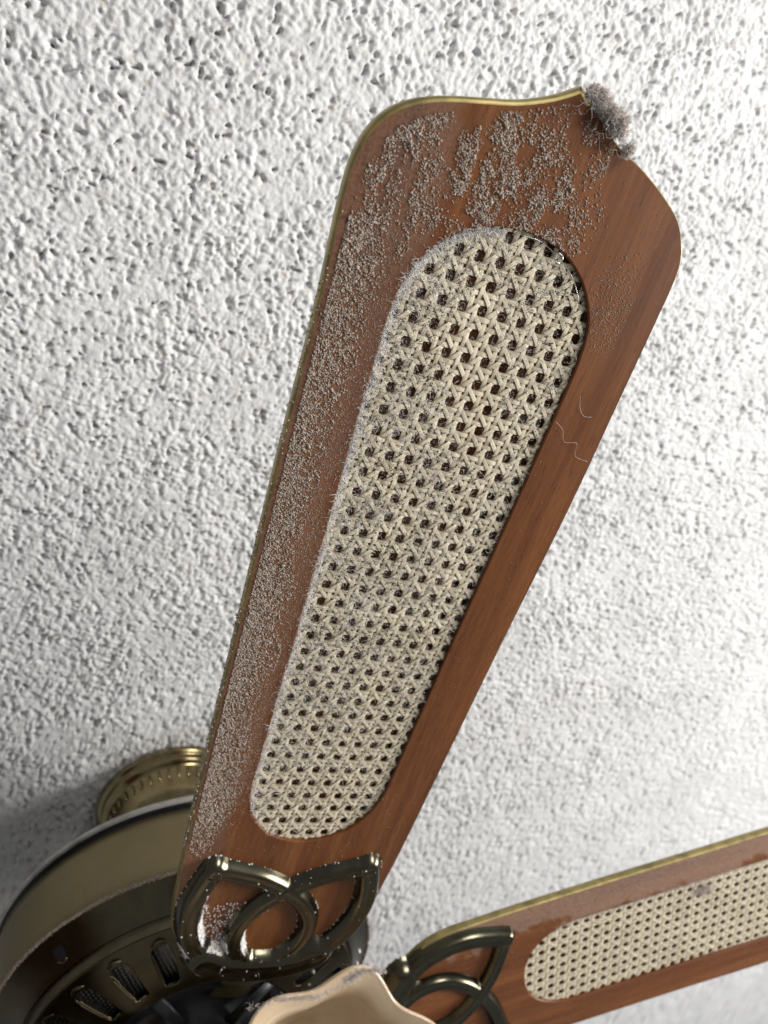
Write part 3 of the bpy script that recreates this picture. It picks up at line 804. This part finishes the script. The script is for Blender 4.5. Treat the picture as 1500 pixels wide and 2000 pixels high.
# lint matted along the left side of the cane opening, over the cane and inside its holes
def cane_lint():
    n = 6000; x = rng.uniform(.6, 35.0, n); hh = open_half_s(x)
    off = np.abs(rng.normal(size=n)) * .15; y = -hh + off - .05
    wgt = np.clip(.35 + x / 30, .3, 1) * np.clip(.9 + .5 * vnoise(x * .8, x * 0, 41), .3, 1.3)
    k = rng.random(n) < wgt; A = np.stack([x, y, rng.uniform(-.20, .06, n)], -1)[k]
    # tip end of the opening, on its left half
    m = 700; th = rng.uniform(.1, 1.35, m); A2 = np.stack([31.4 + 3.8 * np.sin(th) - np.abs(rng.normal(size=m)) * .07, -4.5 * np.cos(th) + np.abs(rng.normal(size=m)) * .08, rng.uniform(-.18, .05, m)], -1)
    # scattered over the weave: patches
    n = 30000; x = rng.uniform(.8, 35, n); y = rng.uniform(-4.4, 4.5, n)
    cleaned = np.exp(-(((x - 28.5) / 3.6)**2 + ((y - .6 + .25 * (x - 28)) / 1.7)**2))   # wiped patch
    d = (.42 + .55 * vnoise(x * .35, y * .45, 42)) * np.clip(.85 - y * .10, .2, 1.3) * np.clip((x + 1) / 12, .12, 1) * (1 - 1.15 * cleaned)
    k = inside_open(x, y, -.05) & (rng.random(n) < d * 1.4)
    x, y = x[k], y[k]
    fp = ((y - OY) / PY) % 1; fq = (x - OX) % 1
    hole = np.hypot(fp - .5, fq - .5) < .24
    z = np.where(hole, rng.uniform(.02, .28, len(x)), rng.uniform(-.11, .0, len(x)))
    Bp = np.stack([x, y, z], -1)
    # tufts that cling to the left wall of every hole
    T = []
    for q in range(-1, 37):
        for p in range(-6, 6):
            hx, hy = OX + q + .5, OY + (p + .5) * PY
            if not inside_open(np.array([hx]), np.array([hy]), 0)[0]: continue
            dens = float(np.clip(.5 + .6 * vnoise(np.array([hx * .3]), np.array([hy * .5]), 43)[0] - .02 * hy, .1, 1)) * (.35 if hx < 10 else 1)
            m = int(26 * dens); a = rng.uniform(1.4, 5.2, m) if random.random() < .7 else rng.uniform(0, 6.28, m)
            T.append(np.stack([hx + .22 * np.sin(a) * rng.uniform(.5, 1, m), hy + .22 * np.cos(a) * rng.uniform(.4, 1, m), rng.uniform(.0, .26, m)], -1))
    return A, A2, Bp, np.vstack(T)
A, A2, Bp, Tp = cane_lint()
allp = np.vstack([A, A2]); f2 = place(fibres('edge_lint', allp, rng.uniform(.12, .50, len(allp)), .010, M_fluff, 1.0, 4, (1, 1, .8)))
tag(f2, 'matted grey lint lining the left side of the near blade cane panel', 'lint', kind='stuff')
f3 = place(fibres('cane_lint', Bp, rng.uniform(.08, .30, len(Bp)), .011, M_fluff, 1.4, 3, (1, 1, .25)))
tag(f3, 'thin grey lint scattered over the near woven cane panel', 'lint', kind='stuff')
f4 = place(fibres('hole_lint', Tp, rng.uniform(.08, .26, len(Tp)), .0075, M_clump, 1.4, 3, (1, 1, .6)))
tag(f4, 'grey lint caught inside the holes of the near woven cane', 'lint', kind='stuff')
# dark crumbs in the weave
n = 26000; x = rng.uniform(.8, 35, n); y = rng.uniform(-4.4, 4.5, n); k = inside_open(x, y, -.02) & (rng.random(n) < np.clip(.45 + .8 * vnoise(x * .5, y * .6, 45) - .05 * y, 0, 1) * (1 - 1.1 * np.exp(-(((x - 28.5) / 3.6)**2 + ((y - .6 + .25 * (x - 28)) / 1.7)**2))) * np.clip(x / 14, .25, 1)); x, y = x[k], y[k]
M_grime_shade = plain('grime_and_gap_shade', (.07, .06, .05), .95)  # grime in the weave, also painted shade in the right gap
g = place(grains('cane_grime', np.stack([x, y, rng.uniform(-.10, .04, len(x))], -1), rng.uniform(.010, .034, len(x)), M_grime_shade))
tag(g, 'dark specks of grime stuck in the near woven cane', 'grime', kind='stuff')
# fuzz coloured dark to paint the gap's shadow, right side of the opening
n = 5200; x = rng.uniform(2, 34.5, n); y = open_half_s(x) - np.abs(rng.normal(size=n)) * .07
g = place(fibres('gap_shade_fuzz', np.stack([x, y, rng.uniform(-.05, .25, n)], -1), rng.uniform(.05, .2, n), .010, M_grime_shade, 1.4, 3))
tag(g, 'dark fuzz painting the shadow in the gap on the right side of the near cane panel', 'grime', kind='stuff')

# fluff bunched on the point of the blade
def clump():
    spine = catmull([(40.35, .45, .05), (40.15, .85, -.05), (39.9, 1.3, -.15), (39.6, 1.75, -.1), (39.2, 2.25, -.05)], 4)
    V = []; L = []; core = []
    for i in range(17):
        b = np.array(spine[min(i, len(spine) - 1)]) + rng.normal(size=3) * (.12, .14, .22) + (.14, .1, 0); r = rng.uniform(.20, .38) * (1 if i < 14 else .7); n = int(5200 * r * r)
        d = rng.normal(size=(n, 3)); d /= np.linalg.norm(d, axis=1, keepdims=True)
        V.append(b + d * r * rng.random((n, 1))**.5); L.append(rng.uniform(.4, 1.25, n) * r)
        m = 60; d = rng.normal(size=(m, 3)); d /= np.linalg.norm(d, axis=1, keepdims=True); core.append(b + d * r * .7 * rng.random((m, 1))**.4)
    # stray wisps that leave the bunch
    n = 110; t = rng.integers(0, len(spine), n); V.append(np.array(spine)[t] + rng.normal(size=(n, 3)) * .35); L.append(rng.uniform(.4, 1.1, n))
    V = np.vstack(V); L = np.concatenate(L)
    return fibres('dust_clump', V, L, rng.uniform(.009, .015, len(V)), M_clump, 1.3, 5), np.vstack(core)
cl, core = clump(); place(cl)
tag(cl, 'fuzzy grey clump of lint hanging on the pointed tip of the near blade', 'dust clump')
cc = grains('clump_core', core, rng.uniform(.03, .08, len(core)), M_clump, .5); cc.parent = cl; cc['kind'] = 'stuff'

# long single hairs
hair_specs = []
def hair(pts, rad=.013, mat=M_fluff, label=None):
    P = catmull(pts, 5); o = tube_mesh('loose_hair', [tuple(p) for p in P], rad, mat, None, 5); place(o)
    tag(o, label, 'hair'); return o
hz = ZF - .03
hair([(28.2, 4.6, hz - .05), (27.9, 5.1, hz - .1), (27.35, 5.5, hz), (27.45, 6.1, hz - .12), (26.8, 6.4, hz), (26.7, 7.1, hz - .1)], .0055, label='long wavy pale hair crossing the right rail of the near blade')
hair([(29.6, 5.3, hz), (29.1, 5.5, hz - .05), (28.75, 5.9, hz), (28.8, 6.3, hz - .04)], .0055, label='short bent pale hair on the right rail above the long wavy one')
hair([(35.1, -.2, -.1), (35.12, .6, -.15), (34.85, 1.5, -.1), (34.4, 2.4, -.12), (33.9, 3.0, -.1), (33.4, 3.4, -.1)], .014, M_steel, label='shiny pale thread along the upper right rim of the cane panel')
hair([(34.95, 1.55, -.2), (34.85, 1.80, -.25), (34.62, 1.82, -.22), (34.58, 1.58, -.25), (34.8, 1.5, -.2)], .024, M_steel, label='tiny bright curled loop of thread at the upper right of the cane panel')
hair([(37.2, -6.2, hz), (37.0, -5.8, hz - .1), (36.5, -5.55, hz - .03), (36.3, -5.2, hz - .03)], .009, label='short pale hair near the upper left corner of the near blade')
hair([(40.3, .1, 0), (40.9, -.1, .1), (41.8, -.5, .2), (42.5, -.6, .1), (43.0, -.9, .2)], .008, label='fine loose hair rising from the point of the near blade')

# lint on the edge of the glass shade
def shade_lint():
    P = []
    for u0, v0, u1, v1, n in ((540, 1952, 625, 1948, 260), (672, 1918, 702, 1900, 320), (700, 1898, 752, 1893, 260), (620, 1948, 690, 1915, 120), (480, 1972, 540, 1952, 60)):
        for _ in range(n):
            t = random.random(); P.append(to_world(u0 + (u1 - u0) * t + random.gauss(0, 2), v0 + (v1 - v0) * t + random.gauss(0, 2.5), 42.9 + random.gauss(0, .25)))
    return np.array([tuple(p) for p in P])
P = shade_lint(); o = fibres('shade_lint', P, rng.uniform(.1, .55, len(P)), .011, M_clump, 1.5, 4); o.matrix_world = Matrix.Scale(U, 4)
tag(o, 'grey lint stuck along the upper rim of the amber glass lamp shade', 'lint', kind='stuff')
# dusty line on the lower edge of the motor band
n = 5200; a = rng.uniform(-2.2, 1.6, n); r = 14.0 + rng.normal(size=n) * .05
g = grains('motor_dust', np.stack([r * np.cos(a), r * np.sin(a), 5.38 + rng.normal(size=n) * .06], -1), rng.uniform(.015, .05, n), M_dust); g.matrix_world = Matrix.Scale(U, 4)
tag(g, 'line of pale dust along the lower edge of the brushed motor band', 'dust', kind='stuff')
# light dust on the second blade
n = 5000; x = rng.uniform(-8, 34, n); y = rng.uniform(-6.6, 6.8, n); wv = half_outer(x) - .25
k = (np.abs(y) < wv) & ~inside_open(x, y, .05) & (rng.random(n) < np.where(y < 0, .5, .12)); x, y = x[k], y[k]
g = grains('fine_dust', np.stack([x, y, np.full(len(x), ZF - .01)], -1), rng.uniform(.010, .030, len(x)), M_dust)
# lint lining of the second cane panel
g.matrix_world = Matrix.Scale(U, 4) @ mats[1]; tag(g, 'fine dust specks on the lower right blade', 'dust', kind='stuff')
n = 2600; x = rng.uniform(2.5, 34, n); y = -open_half_s(x) + np.abs(rng.normal(size=n)) * .10
o = fibres('far_edge_lint', np.stack([x, y, rng.uniform(-.15, .05, n)], -1), rng.uniform(.1, .3, n), .010, M_clump, 1.1, 3)
o.matrix_world = Matrix.Scale(U, 4) @ mats[1]; tag(o, 'grey lint along the upper side of the lower right cane panel', 'lint', kind='stuff')
x0, y0 = [], []
n = 420; cpt = np.array([17.3, -3.1, -.12]); P = cpt + rng.normal(size=(n, 3)) * (.45, .28, .1)
o = fibres('lint_tuft', P, rng.uniform(.15, .5, n), .010, M_clump, 1.5, 4); o.matrix_world = Matrix.Scale(U, 4) @ mats[1]
tag(o, 'small dark tuft of lint on the lower right cane panel', 'lint')
